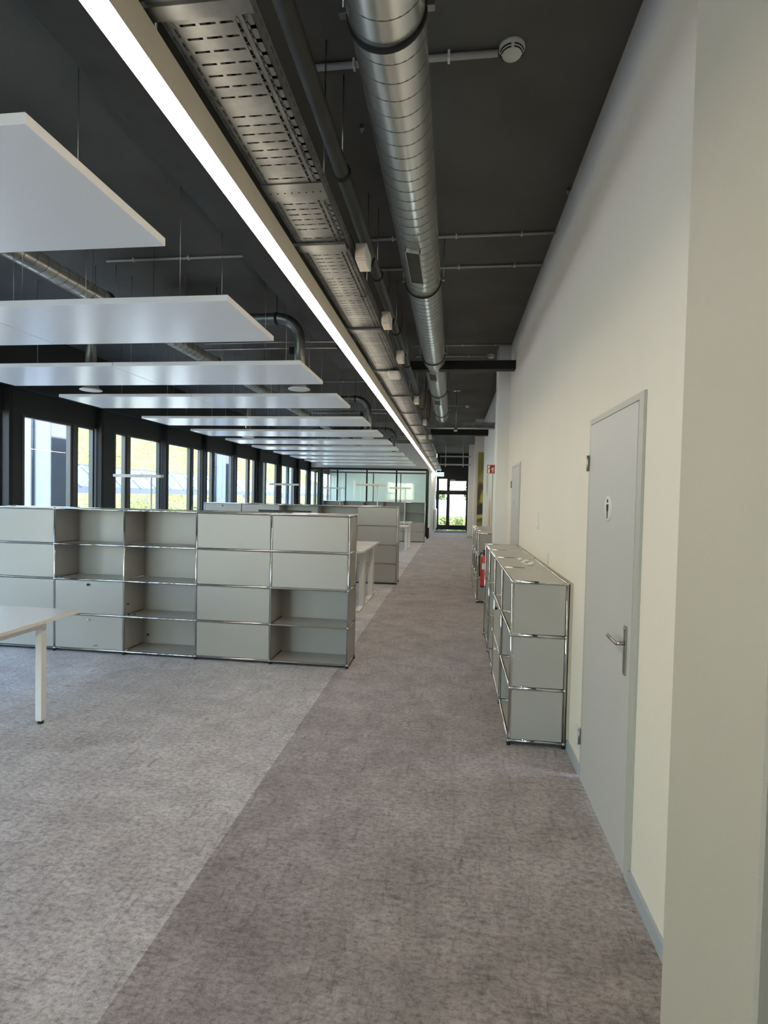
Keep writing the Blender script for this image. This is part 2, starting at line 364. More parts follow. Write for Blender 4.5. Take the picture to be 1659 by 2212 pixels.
# ------------------------------------------------------------------ glass room at the far end
def glass_room():
    r = thing('window_17', None, None, (0, 22.3, 0)); struct(r)
    xs = [LX+.03, -5.665, -4.855, -3.60, -2.353, -1.10]
    fr = MB(); fr.box(LX, -.03, 2.72, -1.06, .03, 2.80); fr.box(LX, -.03, 0, -1.06, .03, .06)
    for x in xs: fr.box(x-.028, -.028, .06, x+.028, .028, 2.72)
    fr.build('window_frame', m_black, r)
    for a, b in zip(xs[:-1], xs[1:]): MB().box(a+.028, -.006, .06, b-.028, .006, 2.72).build('pane', m_green_glass, r)
    # return along the corridor
    s = MB(); s.box(-1.128, .03, 2.72, -1.06, 1.2, 2.80); s.box(-1.128, .03, 0, -1.06, 1.2, .06); s.box(-1.128, 1.14, .06, -1.06, 1.2, 2.72); s.box(-1.12, .52, .06, -1.07, .58, 2.72); s.box(-1.12, .03, .06, -1.03, .55, .95)
    s.build('window_frame', m_black, r)
    MB().box(-1.10, .03, .95, -1.09, .52, 2.72).build('pane', m_green_glass, r)
    MB().box(-1.10, .58, .06, -1.09, 1.14, 2.72).build('pane', m_green_glass, r)
    # second partition standing inside
    b2 = MB(); b2.box(LX, 1.17, 2.64, -1.13, 1.22, 2.70)
    xs2 = [-5.95, -4.735, -3.50, -2.293]
    for x in xs2: b2.box(x-.022, 1.175, .06, x+.022, 1.215, 2.64)
    b2.build('window_frame', m_frame, r)
    xs3 = xs2 + [-1.13]
    for a, b in zip(xs3[:-1], xs3[1:]): MB().box(a+.022, 1.19, .06, b-.022, 1.198, 2.64).build('pane', m_green_glass, r)
glass_room()
t = thing('fill_light', 'added fill light inside the glass room, unseen above the glass front', 'lamp', (-3.4, 24.4, 3.3))  # unseen light added to brighten the glass room
MB().bbox(-1.8, -.04, 0, 1.8, .04, .10, .003).build('housing', m_housing, t)
MB().box(-1.78, -.035, -.008, 1.78, .035, 0).build('diffuser', mat('fill light diffuser', (1, 1, 1), .5, emit=((1, .95, .88), 22)), t)
for x in (-1.5, 1.5): MB().tube((x, 0, .10), (x, 0, CZ-3.3), .003, 6).build('wire', m_steel, t)
tag(MB().bbox(-1.03, 21.55, 0, -.93, 21.78, .42, .01).bbox(-1.02, 21.3, 0, -.95, 21.42, .3, .008).build('waste_bin', m_black), 'small black bins beside the corner of the glass room', 'bin')

# ------------------------------------------------------------------ doors in the right wall
def wall_door(name, y0, y1, zt, leaf0, leaf1, label_oval, pict):
    d = thing(name, None, None, (WX, (y0+y1)/2, 0)); struct(d); c = (y0+y1)/2
    fr = MB(); fr.box(-.012, y0-c, 0, .10, leaf0-c-.003, zt); fr.box(-.012, leaf1-c+.003, 0, .10, y1-c, zt); fr.box(-.012, leaf0-c-.003, zt-.030, .10, leaf1-c+.003, zt)
    fr.build('door_frame', m_doorf, d)
    MB().bbox(-.014, leaf0-c+.002, .008, .03, leaf1-c-.002, zt-.034, .0015).build('door_leaf', m_door, d)
    # escutcheon plate and lever
    ph = leaf0-c+.062
    if pict:
        pl = MB().bbox(-.020, ph-.016, .857, -.014, ph+.016, 1.074, .001); pl.build('lock_plate', m_steel, d)
        MB().sphere((-.021, ph-.008, 1.063), .003, 8, 4).sphere((-.021, ph+.008, 1.063), .003, 8, 4).sphere((-.021, ph, .868), .003, 8, 4).build('screw', m_chrome, d)
        lv = MB().tube((-.018, ph, .996), (-.055, ph, .996), .0095, 12).path([(-.052, ph-.006, .996), (-.056, ph+.012, .997), (-.056, ph+.05, .998), (-.056, ph+.125, .999)], .0085, 10)
        lv.build('door_handle', m_steel, d)
    hy = leaf1-c+.022
    for z in (1.835, .25) if pict else (1.82, .25):
        if pict or z > 1:
            MB().tube((-.022, hy, z-.045), (-.022, hy, z+.045), .007, 10).box(-.016, hy+.012, z-.042, -.012, hy+.035, z+.042).build('hinge', m_steel, d)
    # oval sign with a standing figure
    oy = (2.80 if pict else 6.96)-c
    o = MB().lathe([(0.0001, -.020), (.060, -.020), (.066, -.017), (.066, -.014)], (0, oy, 1.585), 36, 'x').build('sign', m_plastic, d)
    pc = MB().lathe([(.0001, -.0215), (.009, -.0215), (.009, -.020)], (0, oy, 1.585+.037), 16, 'x')
    pc.prism([(oy-.017, 1.605), (oy+.017, 1.605), (oy+.014, 1.572), (oy-.014, 1.572)], -.0212, -.020, 'x')
    pc.prism([(oy-.008, 1.572), (oy+.008, 1.572), (oy+.005, 1.535), (oy-.005, 1.535)], -.0212, -.020, 'x')
    pc.build('pictogram', m_slot, o)
    return d
wall_door('door_1', 2.350, 3.230, 2.083, 2.408, 3.195, '', True)
wall_door('door_2', 6.505, 7.355, 2.065, 6.55, 7.31, '', False)

# ------------------------------------------------------------------ small things on the right wall
def plate(name, y, z, hw, hh, label, cat, toggles=1):
    t = thing(name, label, cat, (WX, y, z))
    MB().bbox(-.009, -hw, -hh, 0, hw, hh, .002).build('cover', m_plastic, t)
    for k in range(toggles):
        zz = (k-(toggles-1)/2)*.07
        MB().bbox(-.013, -hw*.7, zz-.028, -.009, hw*.7, zz+.028, .001).build('rocker', m_paper, t)
    return t
plate('light_switch', 5.09, 1.43, .042, .075, 'double white light switch plate on the wall above the grey cabinet', 'switch', 2)
plate('wall_socket', 3.315, .205, .042, .065, 'white socket plate low on the wall beside the near door', 'socket', 1)
tag(MB().bbox(WX-.012, 4.49, 1.06, WX, 4.505, 1.19, .001).build('cable_cover', m_plastic), 'short white cable cover on the wall just above the cabinet top', 'cable')

# ================================================================== STORAGE CABINETS
r_t, r_b, PZ, Z0 = .0095, .0135, .35, .03
_cache = {}
def panel(sx, sy, sz, m):
    k = (round(sx, 4), round(sy, 4), round(sz, 4), m.name)
    if k not in _cache: _cache[k] = MB().bbox(-sx/2, -sy/2, -sz/2, sx/2, sy/2, sz/2, min(sx, sy, sz)*.3).mesh('panel', m)
    return _cache[k]
def cabinet(name, label, group, loc, rz, cols, rows, depth, cells, both_open=False):
    """tube frame storage unit; local x along the front, y to the back, front at y=0; cells[column][row from the floor]"""
    t = thing(name, label, 'cabinet', loc, rz, group)
    xs = [0]
    for c in cols: xs.append(xs[-1]+c)
    fr = MB(); bl = MB()
    for x in xs:
        for y in (0, depth):
            fr.tube((x, y, Z0), (x, y, Z0+rows*PZ), r_t, 10)
            for k in range(rows+1): bl.sphere((x, y, Z0+k*PZ), r_b, 10, 6)
    for k in range(rows+1):
        z = Z0+k*PZ
        for y in (0, depth): fr.tube((0, y, z), (xs[-1], y, z), r_t, 10)
        for x in xs: fr.tube((x, 0, z), (x, depth, z), r_t, 8)
    fr.build('frame', m_chrome, t); tag(bl.build('ball_joints', m_chrome, t), kind='stuff')
    ft = MB()
    for x in xs:
        for y in (0, depth): ft.tube((x, y, 0), (x, y, Z0), .012, 10)
    tag(ft.build('feet', m_rubber, t), kind='stuff')
    MB().box(.04, .025, .002, xs[-1]-.04, depth-.03, Z0-.008).build('gap_shade', m_rubber, t)  # black block standing in for the shade under the cabinet
    g = .011
    for i, c in enumerate(cols):
        xm = (xs[i]+xs[i+1])/2; wi = c-2*g
        for k in range(rows):
            z = Z0+(k+.5)*PZ; hh = PZ-2*g; s = cells[i][k]
            link('back_panel', panel(c-.004, .004, PZ-.004, m_usm), t, (xm, depth-.0115, z))
            if s in 'cd':
                o = link('door' if s == 'd' else 'front_panel', panel(wi, .005, hh, m_usm), t, (xm, 0, z))
                if s == 'd':
                    kb = MB().lathe([(.0001, -.022), (.011, -.021), (.013, -.015), (.009, -.004), (.009, 0)], (0, 0, 0), 14, 'y')
                    kb.build('knob', m_rubber if k != 0 else m_plastic, o, (0, -.002, hh/2-.035))
            elif s == 'g':
                link('glass_door', panel(wi, .004, hh, m_green_glass), t, (xm, 0, z))
            # shelf under every open compartment, and the bottom
            if s in 'og' or k == 0: link('shelf_panel', panel(wi, depth-2*g, .005, m_usm), t, (xm, depth/2, Z0+k*PZ))
        link('top_panel', panel(wi, depth-2*g, .006, m_usm), t, (xm, depth/2, Z0+rows*PZ+.003))
    for i, x in enumerate(xs):
        for k in range(rows):
            near = [cells[j][k] for j in (i-1, i) if 0 <= j < len(cols)]
            if i in (0, len(cols)) or any(s in 'og' for s in near):
                link('side_panel', panel(.005, depth-2*g, PZ-2*g, m_usm), t, (x, depth/2, Z0+(k+.5)*PZ))
    return t
# long divider nearest the camera
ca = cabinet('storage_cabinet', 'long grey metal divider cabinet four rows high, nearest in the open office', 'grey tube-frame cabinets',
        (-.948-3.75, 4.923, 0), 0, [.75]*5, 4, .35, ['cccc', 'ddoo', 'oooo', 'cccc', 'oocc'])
MB().prism([(0, -.002), (.035, .001), (.062, .006), (.04, .008), (.012, .003)], -.0045, -.003, 'y').build('scratch', m_slot, ca, (1.17, .0, .072))
for (x, z) in ((1.53, .41), (1.56, .39), (1.525, .51)): MB().lathe([(.0001, 0), (.009, 0), (.009, .012), (.0001, .014)], (0, 0, 0), 12, 'z').build('lock_fitting', m_rubber, ca, (x, .03 if x < 1.55 else .09, z-.015))
MB().lathe([(.0001, 0), (.009, 0), (.009, .02), (.0001, .022)], (0, 0, 0), 12, 'z').build('lock_fitting', m_rubber, ca, (1.58, .29, .12))
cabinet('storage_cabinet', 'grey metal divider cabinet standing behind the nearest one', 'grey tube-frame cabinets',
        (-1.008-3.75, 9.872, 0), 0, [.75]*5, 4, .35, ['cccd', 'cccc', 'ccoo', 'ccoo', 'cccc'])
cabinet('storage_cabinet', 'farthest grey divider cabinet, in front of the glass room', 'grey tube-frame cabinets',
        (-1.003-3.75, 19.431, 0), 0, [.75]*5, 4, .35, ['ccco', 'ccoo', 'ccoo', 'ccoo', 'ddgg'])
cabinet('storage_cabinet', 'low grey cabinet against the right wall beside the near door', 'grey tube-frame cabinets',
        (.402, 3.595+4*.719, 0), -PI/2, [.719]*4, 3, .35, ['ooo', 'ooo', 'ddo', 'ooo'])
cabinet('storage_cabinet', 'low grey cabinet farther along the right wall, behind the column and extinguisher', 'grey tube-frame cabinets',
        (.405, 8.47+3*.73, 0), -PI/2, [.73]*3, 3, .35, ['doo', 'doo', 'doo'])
# fine perforation in the side panels of the near wall cabinet
rc = [o for o in bpy.data.objects if o.get('label', '').startswith('low grey cabinet against')][0]
pf = MB()
for k in (0, 1):
    z0 = Z0+k*PZ
    for j in range(24): pf.box(3*.719-.0045+.0065, .052, z0+.03+j*.0125, 3*.719+.0040, .055, z0+.033+j*.0125)
    for j in range(20): pf.box(3*.719-.0045+.0065, .052+j*.0125, z0+.027, 3*.719+.0040, .055+j*.0125, z0+.030)
tag(pf.build('perforation', m_slot, rc), kind='stuff')
# board standing between the near wall cabinet and the wall
tag(MB().bbox(.766, 3.58, 0.065, .7825, 6.46, 1.085, .001).build('backing_board', mat('beige board', (.50, .44, .35), .6, nz=(4, .06))), 'thin beige board between the near wall cabinet and the wall', 'board')
# clear plastic fittings left on the cabinet
random.seed(3)
for i, (x, y, a) in enumerate([(.60, 4.86, .3), (.635, 4.74, 1.2), (.61, 4.66, 2.1), (.665, 4.60, .8), (.64, 4.53, 2.6)]):
    s_ = 1 + .25*math.sin(i*2.1)
    mb = MB().lathe([(.0001, 0), (.020*s_, .001), (.024*s_, .008), (.014*s_, .016), (.006*s_, .020), (.0001, .021)], (0, 0, 0), 9, 'z', False)
    mb.tube((0, 0, .006), (.045*s_, .012, .004), .006, 6, .003)
    o = mb.build('plastic_clip', m_bag, None, (x, y, Z0+3*PZ+.0065)); o.rotation_euler = (0, 0, a)
    tag(o, 'clear plastic clip on the near wall cabinet, %s of the little heap' % ['farthest', 'second farthest', 'middle one', 'second nearest', 'nearest'][i], 'clip', 'plastic clips on the wall cabinet')

# ================================================================== DESKS
def desk_plain():
    t = thing('office_desk', 'white desk cut off at the left edge, in front of the near divider', 'desk', (-3.505, 2.83, 0))
    hw, hd, zt = .80, .80, .74
    MB().bbox(-hw, -hd, zt-.025, hw, hd, zt, .002).build('tabletop', m_desk, t)
    f = MB()
    for sx in (-1, 1): f.box(sx*(hw-.09)-.02, -hd+.10, zt-.073, sx*(hw-.09)+.02, hd-.25, zt-.033)
    for sy in (-hd+.12, hd-.27): f.box(-hw+.09, sy-.02, zt-.073, hw-.09, sy+.02, zt-.033)
    f.box(-.3, -.3, zt-.033, .3, .3, zt-.025)
    f.build('subframe', m_deskleg, t)
    for sx in (-1, 1):
        for sy in (-hd+.12, hd-.27):
            l = MB().bbox(sx*(hw-.09)-.024, sy-.024, .022, sx*(hw-.09)+.024, sy+.024, zt-.033, .003).build('leg', m_deskleg, t)
            MB().tube((sx*(hw-.09), sy, 0), (sx*(hw-.09), sy, .022), .019, 14).build('foot', m_rubber, l)
desk_plain()
def desk_lift(x1, y0, zt, wid, label, dep=.82):
    """height-adjustable desk; right edge at x1, near edge at y0"""
    t = thing('standing_desk', label, 'desk', (x1-wid/2, y0+dep/2, 0), 0, 'white T-leg desks')
    hw, hd = wid/2, dep/2
    MB().prism([(-hw, -hd), (hw-.03, -hd), (hw, -hd+.03), (hw, hd), (-hw, hd)], zt-.025, zt).build('tabletop', m_desk, t)
    for s in (-1, 1):
        x = s*(hw-.07)
        l = MB().prism([(-.09, .03), (.09, .03), (.09, zt-.36), (.02, zt-.03), (-.03, zt-.03), (-.09, zt-.42)][:], x-.035, x+.035, 'x')
        lo = l.build('leg', m_deskleg, t)
        MB().prism([(-hd+.03, .005), (hd-.03, .005), (hd-.03, .028), (.1, .04), (-.1, .04), (-hd+.03, .028)], x-.035, x+.035, 'x').build('foot', m_deskleg, lo)
    MB().box(-hw+.1, -.03, zt-.07, hw-.1, .03, zt-.025).box(-hw+.06, -hd+.08, zt-.04, hw-.06, -hd+.12, zt-.025).box(-hw+.06, hd-.12, zt-.04, hw-.06, hd-.08, zt-.025).build('crossbar', m_deskleg, t)
    return t
desk_lift(-1.215, 7.32, .86, 1.8, 'white standing desk just behind the near divider cabinet')
desk_lift(-1.215, 8.16, .86, 1.8, 'white standing desk back to back with the one behind the near divider')
desk_lift(-1.215, 11.9, .80, 1.8, 'white standing desk hidden behind the second divider cabinet')
desk_lift(-1.345, 16.2, .74, 1.8, 'white standing desk with a reading lamp behind the second divider')
desk_lift(-1.32, 17.06, .82, 1.8, 'slightly higher white desk in front of the farthest divider')
def monitor():
    t = thing('computer_monitor', 'black monitor whose top edge shows over the near divider', 'monitor', (-2.46, 7.70, .86))
    MB().bbox(-.40, -.02, .10, .40, .02, .528, .006).build('screen', m_monitor, t)
    MB().box(-.03, .02, .0, .03, .05, .32).build('stand', m_monitor, t)
    MB().bbox(-.12, -.07, 0, .12, .11, .012, .003).build('base', m_monitor, t)
monitor()
def reading_lamp(px, py, zb, x0, x1, label, zh=1.865):
    t = thing('reading_lamp', label, 'lamp', (px, py, zb), 0, 'slim white reading lamps')
    MB().bbox(-.13, -.11, 0, .13, .11, .012, .004).build('base', m_deskleg, t)
    MB().tube((0, 0, .012), (0, 0, zh-zb-.01), .012, 12).build('pole', m_deskleg, t)
    h = MB().bbox(x0-px, -.045, zh-zb-.02, x1-px, .045, zh-zb+.02, .004).build('lamp_head', m_plastic, t)
    MB().box(x0-px+.02, -.035, zh-zb-.024, x1-px-.02, .035, zh-zb-.02).build('diffuser', m_paper, h)
reading_lamp(-4.39, 7.4, 0, -4.97, -4.22, 'white reading lamp in front of the left windows behind the near divider', 1.85)
reading_lamp(-3.70, 12.2, 0, -4.27, -3.58, 'white reading lamp before the farther windows, left of the glass room', 1.86)
reading_lamp(-1.625, 11.55, 0, -2.10, -1.46, 'largest white reading lamp seen against the glass room', 1.875)
reading_lamp(-3.51, 16.5, 0, -4.03, -3.36, 'leftmost white reading lamp seen against the glass room', 1.86)
reading_lamp(-1.46, 16.48, .74, -1.94, -1.29, 'rightmost white reading lamp, standing on the far desk', 1.90)

# ================================================================== CEILING SERVICES
SAIL_FAR = [2.362, 3.872, 5.386, 6.863, 8.62, 10.18, 11.70, 13.20, 14.75, 16.27, 17.8, 19.3]
ORD = ['first', 'second', 'third', 'fourth', 'fifth', 'sixth', 'seventh', 'eighth', 'ninth', 'tenth', 'eleventh', 'twelfth']
def sail(i, yf):
    t = thing('ceiling_sail', '%s white acoustic ceiling sail counted from the camera' % ORD[i], 'ceiling panel', (-3.07, yf-.41, 2.75), 0, 'white acoustic ceiling sails')
    for k, (a, b) in enumerate(((-1.73, -.03), (-.026, 1.727))):
        MB().bbox(a, -.41, 0, b, .41, .036, .0015).build('panel', m_sail, t)
    for x in (-1.37, -.3, .3, 1.37):
        for y in (-.3, .3):
            MB().tube((x, y, .036), (x, y, CZ-2.75), .0022, 5).build('wire', m_steel, t)
for i, yf in enumerate(SAIL_FAR): sail(i, yf)
m_sail.node_tree.nodes['Principled BSDF'].inputs['Roughness'].default_value = .25

# linear light
def strip_light():
    t = thing('linear_light', 'long glowing linear ceiling light running beside the cable tray', 'lamp', (-.829, 0, 0))
    MB().box(-.030, -1.0, 2.725, .030, 25.4, 2.827).build('housing', m_housing, t)
    MB().box(-.0295, -1.0, 2.715, .0295, 25.4, 2.725).build('diffuser', m_tube, t)
    for y in range(1, 25, 3):
        MB().tube((0, y+.4, 2.827), (0, y+.4, CZ), .003, 6).build('wire', m_steel, t)
strip_light()
# black air duct left of the light
tag(MB().bbox(-1.66, -1, 3.45, -1.25, 7.66, 3.66, .004).build('rectangular_duct', m_darkp), 'dark rectangular duct under the ceiling, left of the linear light', 'duct')

# cable tray with real perforations
def cable_tray():
    t = thing('cable_tray', 'perforated galvanised cable tray running along the corridor ceiling', 'cable tray', (0, 0, 0))
    xl, xr, z = -.797, -.549, 2.86
    pitch = .0434
    def section(y0, y1, mb):
        """bottom sheet between y0 and y1: solid margins, transverse slots in the middle, two rows of oval holes at each side"""
        n = max(1, int((y1-y0-.03)/pitch)); off = (y1-y0-n*pitch)/2
        q = lambda a, c, b, d: mb.add([(a, c, z), (b, c, z), (b, d, z), (a, d, z)], [(3, 2, 1, 0)])
        cols = [(xl, xl+.006, None), (xl+.006, xl+.014, 'A'), (xl+.014, xl+.024, None), (xl+.024, xl+.032, 'B'), (xl+.032, xl+.046, None),
                (xl+.046, xl+.094, 'S'), (xl+.094, xl+.106, None), (xl+.106, xl+.154, 'S'), (xl+.154, xl+.166, None), (xl+.166, xl+.206, 'S'), (xl+.206, xl+.214, None),
                (xl+.214, xl+.224, 'B'), (xl+.224, xl+.238, None), (xl+.238, xl+.248, 'A'), (xl+.248, xr, None)]
        K = .932
        cols = [(xl+(a-xl)*K, min(xr, xl+(b-xl)*K) if b != xr else xr, s) for a, b, s in cols]
        for a, b, s in cols:
            if s is None: q(a, y0, b, y1); continue
            ya = y0
            for k in range(n):
                c = y0+off+(k+.5)*pitch
                if s == 'S':
                    if k % 8 == 7: continue
                    h0, h1 = c-.0035, c+.0035
                elif s == 'A': h0, h1 = c-.016, c+.016
                else: h0, h1 = c+.006, c+.038
                if h1 > y1-.01: continue
                q(a, ya, b, h0)
                if s != 'S':        # octagonal hole corners
                    d = .003
                    mb.add([(a, h0, z), (a+d, h0, z), (a, h0+d*1.6, z)], [(0, 1, 2)]); mb.add([(b, h0, z), (b-d, h0, z), (b, h0+d*1.6, z)], [(0, 1, 2)])
                    mb.add([(a, h1, z), (a+d, h1, z), (a, h1-d*1.6, z)], [(0, 1, 2)]); mb.add([(b, h1, z), (b-d, h1, z), (b, h1-d*1.6, z)], [(0, 1, 2)])
                ya = h1
            q(a, ya, b, y1)
        return mb
    cuts = [-.8, 1.34, 2.17, 2.665, 4.01, 5.31, 6.62, 7.92, 9.2, 10.5, 11.8, 13.1]
    for a, b in zip(cuts[:-1], cuts[1:]):
        mb = section(a, b, MB()); mb.keep = True; o = mb.build('tray_bottom', m_galv, t)
    MB().box(xl, 13.1, z, xr, 24.6, z+.0015).build('tray_bottom', m_galv, t)
    # the raised rims of the holes nearest the camera
    rm = MB()
    y = 1.37
    while y < 3.4:
        for x in (xl+.0093, xl+.2265):
            rm.path([(x-.0045, y-.014, z-.001), (x-.0045, y+.014, z-.001), (x, y+.018, z-.001), (x+.0045, y+.014, z-.001), (x+.0045, y-.014, z-.001), (x, y-.018, z-.001), (x-.0045, y-.014, z-.001)], .0009, 4)
        for x in (xl+.0261, xl+.2041):
            rm.path([(x-.0045, y+.009, z-.001), (x-.0045, y+.037, z-.001), (x, y+.041, z-.001), (x+.0045, y+.037, z-.001), (x+.0045, y+.009, z-.001), (x, y+.005, z-.001), (x-.0045, y+.009, z-.001)], .0009, 4)
        y += pitch
    s = rm.build('hole_rims', m_galv, t); s['kind'] = 'stuff'
    # side flanges with their own row of slots at the top
    for x in (xl, xr-.0015):
        sd = MB(); sd.box(x, -.8, z, x+.0015, 24.6, z+.036); sd.box(x, -.8, z+.042, x+.0015, 24.6, z+.06)
        yy = -.8
        while yy < 12: sd.box(x, yy, z+.036, x+.0015, yy+.018, z+.042); yy += pitch
        sd.box(x, 12, z+.036, x+.0015, 24.6, z+.042)
        sd.box(x-.006 if x > -.7 else x, -.8, z+.058, x+.0015 if x > -.7 else x+.0075, 24.6, z+.06)
        sd.build('side_flange', m_galv, t)
    # splice plates and support channels
    MB().box(xl-.005, .2, z-.012, xr+.004, 1.335, z-.004).box(xl-.028, 1.305, z-.020, xr+.018, 1.347, z-.004).build('cover_plate', m_galv, t)
    sp = MB().box(xl-.002, 2.115, z-.004, xr+.002, 2.237, z-.001).build('splice_plate', m_galv, t)
    hs = MB()
    for k in range(8): hs.lathe([(.0001, -.0005), (.0035, -.0005), (.0035, .001)], (xl+.02+k*.030, 2.176, z-.0045), 10, 'z')
    hs.build('bolt_heads', m_slot, sp)
    for i, y in enumerate((2.61, 3.95, 5.26, 6.58, 7.92, 9.27, 10.6, 12.3, 14.2, 16.2, 18.4, 20.7, 22.9)):
        b = MB().box(xl-.02, y, z-.016, xr-.005, y+.075, z-.003).build('support_channel', m_galv, t)
        MB().tube(((xl+xr)/2, y+.03, z-.003), ((xl+xr)/2, y+.03, CZ), .004, 6).build('threaded_rod', m_steel, b)
    # cables lying in the tray
    random.seed(5); cb = MB()
    for k in range(5):
        x = xl+.04+k*.039
        cb.path([(x+random.uniform(-.012, .012), -.8+j*.9, z+.011+random.random()*.004) for j in range(28)], .0065, 6)
    c = cb.build('cables', m_rubber, t)
    MB().path([(xr+.006, 2.7, z+.07), (xr+.016, 3.0, z+.03), (xr+.012, 3.22, z-.01), (xr-.015, 3.31, z-.014), (xr-.05, 3.32, z-.004)], .003, 6).build('cable_end', m_rubber, t)
cable_tray()
tag(MB().bbox(-.660, 5.20, 2.796, -.55, 5.42, 2.844, .012).build('wireless_box', m_plastic), 'white rounded box hanging under the cable tray', 'junction box')
tag(MB().bbox(-.69, 10.55, 2.790, -.56, 10.85, 2.844, .012).build('wireless_box', m_plastic), 'white rounded box under the far part of the cable tray', 'junction box')
boxes = [(2.73, .17, 'nearest grey junction box hanging beside the cable tray'), (3.75, .15, 'second grey junction box beside the cable tray'), (4.75, .15, 'third grey junction box beside the cable tray'),
         (6.9, .15, 'junction box beside the tray just before the dark beam'), (8.95, .15, 'junction box beside the tray past the first beam'), (11.1, .15, 'junction box beside the far end of the cable tray')]
for y, hgt, lab in boxes:
    t = thing('junction_box', lab, 'junction box', (-.502, y, 2.837), 0, 'junction boxes beside the cable tray')
    MB().bbox(-.030, .03, 0, .030, .19, .082, .003).build('body', m_plastic, t)
    MB().bbox(-.024, .024, .010, .024, .03, .072, .002).bbox(-.024, .045, -.004, .024, .175, .0, .002).build('lid', m_housing, t)
    MB().path([(.0, .18, .05), (.01, .22, .03), (.02, .27, .06), (.03, .30, .12)], .006, 6).build('cable', m_rubber, t)
# dark pipe with clamps, right of the tray
def pipe():
    t = thing('insulated_pipe', 'dark painted pipe with black hoop clamps between tray and duct', 'pipe', (-.63, 0, 3.34))
    MB().tube((0, -1, 0), (0, 16, 0), .038, 18).build('tube', m_darkp, t)
    for y in (1.5, 2.86, 4.2, 5.6, 7.0, 8.9, 10.3, 11.8):
        c = MB().lathe([(.038, -.012), (.048, -.012), (.048, .012), (.038, .012)], (0, y, 0), 20, 'y').build('clamp', m_rubber, t)
        MB().tube((0, y, .048), (0, y, CZ-3.34), .004, 6).build('threaded_rod', m_steel, c)
pipe()
for i, y in enumerate((8.7, 9.5, 10.3)):
    tag(MB().path([(-.50, y, 3.0), (-.50, y+.12, 3.10), (-.50, y+.45, 3.30), (-.50, y+.46, CZ)], .012, 8).build('pipe_stub', m_copper), 'short pinkish pipe end beside the tray, %s of three' % ('nearest', 'middle', 'farthest')[i], 'pipe', 'pinkish pipe ends')

# round spiral ducts
def helix_band(mb, r, y0, y1, lead, wdt=.0045, hgt=.0012, n=28):
    N = int((y1-y0)/lead*n); vs = []
    for i in range(N+1):
        t = 2*PI*i/n; y = y0+lead*i/n
        for rr, dy in ((r, -wdt/2), (r+hgt, -wdt/4), (r+hgt, wdt/4), (r, wdt/2)):
            vs.append((rr*math.cos(t), y+dy, rr*math.sin(t)))
    fs = []
    for i in range(N):
        a = i*4
        for k in range(3): fs.append((a+k, a+k+1, a+k+5, a+k+4))
    mb.add(vs, fs, True)
def round_duct(name, label, x, z, r, y0, y1, clamps, lead, grilles=()):
    t = thing(name, label, 'duct', (x, 0, z), 0, 'round spiral ducts')
    MB().lathe([(r, y0), (r, y1), (r-.012, y1+.004), (.0001, y1+.004)], (0, 0, 0), 48, 'y').build('tube', m_duct, t)
    hb = MB(); helix_band(hb, r, y0, y1-.05, lead); o = hb.build('spiral_seam', m_seam, t); o['kind'] = 'stuff'
    for y in clamps:
        c = MB().lathe([(r, -.012), (r+.008, -.012), (r+.008, .012), (r, .012)], (0, y, 0), 40, 'y').build('clamp', m_rubber, t)
        for sx in (-1, 1): MB().tube((sx*(r+.02), y, .01), (sx*(r+.02), y, CZ-z), .004, 6).bbox(sx*(r+.019)-.016, y-.015, -.01, sx*(r+.019)+.016, y+.015, .014, .002).build('hanger', m_steel, c)
    for (ya, yb) in grilles:
        # saddle frame under the left flank, turned towards the room
        g = thing('grille', None, None, (0, 0, 0)); g.parent = t
        g.rotation_euler = (0, math.radians(9), 0)
        MB().box(-.056, ya, -r-.012, .056, ya+.014, -r+.03).box(-.056, yb-.014, -r-.012, .056, yb, -r+.03).box(-.056, ya, -r-.012, -.047, yb, -r+.03).box(.047, ya, -r-.012, .056, yb, -r+.03).build('grille_frame', m_duct, g)
        lv = MB().box(-.047, ya+.01, -r+.0, .047, yb-.01, -r+.004); y = ya+.02
        while y < yb-.02: lv.box(-.047, y, -r-.007, .047, y+.006, -r); y += .016
        lv.build('louvres', m_louv, g)
    return t
round_duct('round_duct', 'shiny round spiral duct along the corridor ceiling', -.30, 3.487, .15, -1.5, 12.35, (2.1, 4.68, 7.05, 9.35, 11.6), .10, ((3.80, 4.36), (7.5, 7.95), (9.55, 10.0)))
round_duct('round_duct', 'round spiral duct above the white ceiling sails', -3.47, 3.50, .09, -1.5, 19.5, (2.6, 5.0, 7.5, 10, 12.5, 15.5, 18), .12)
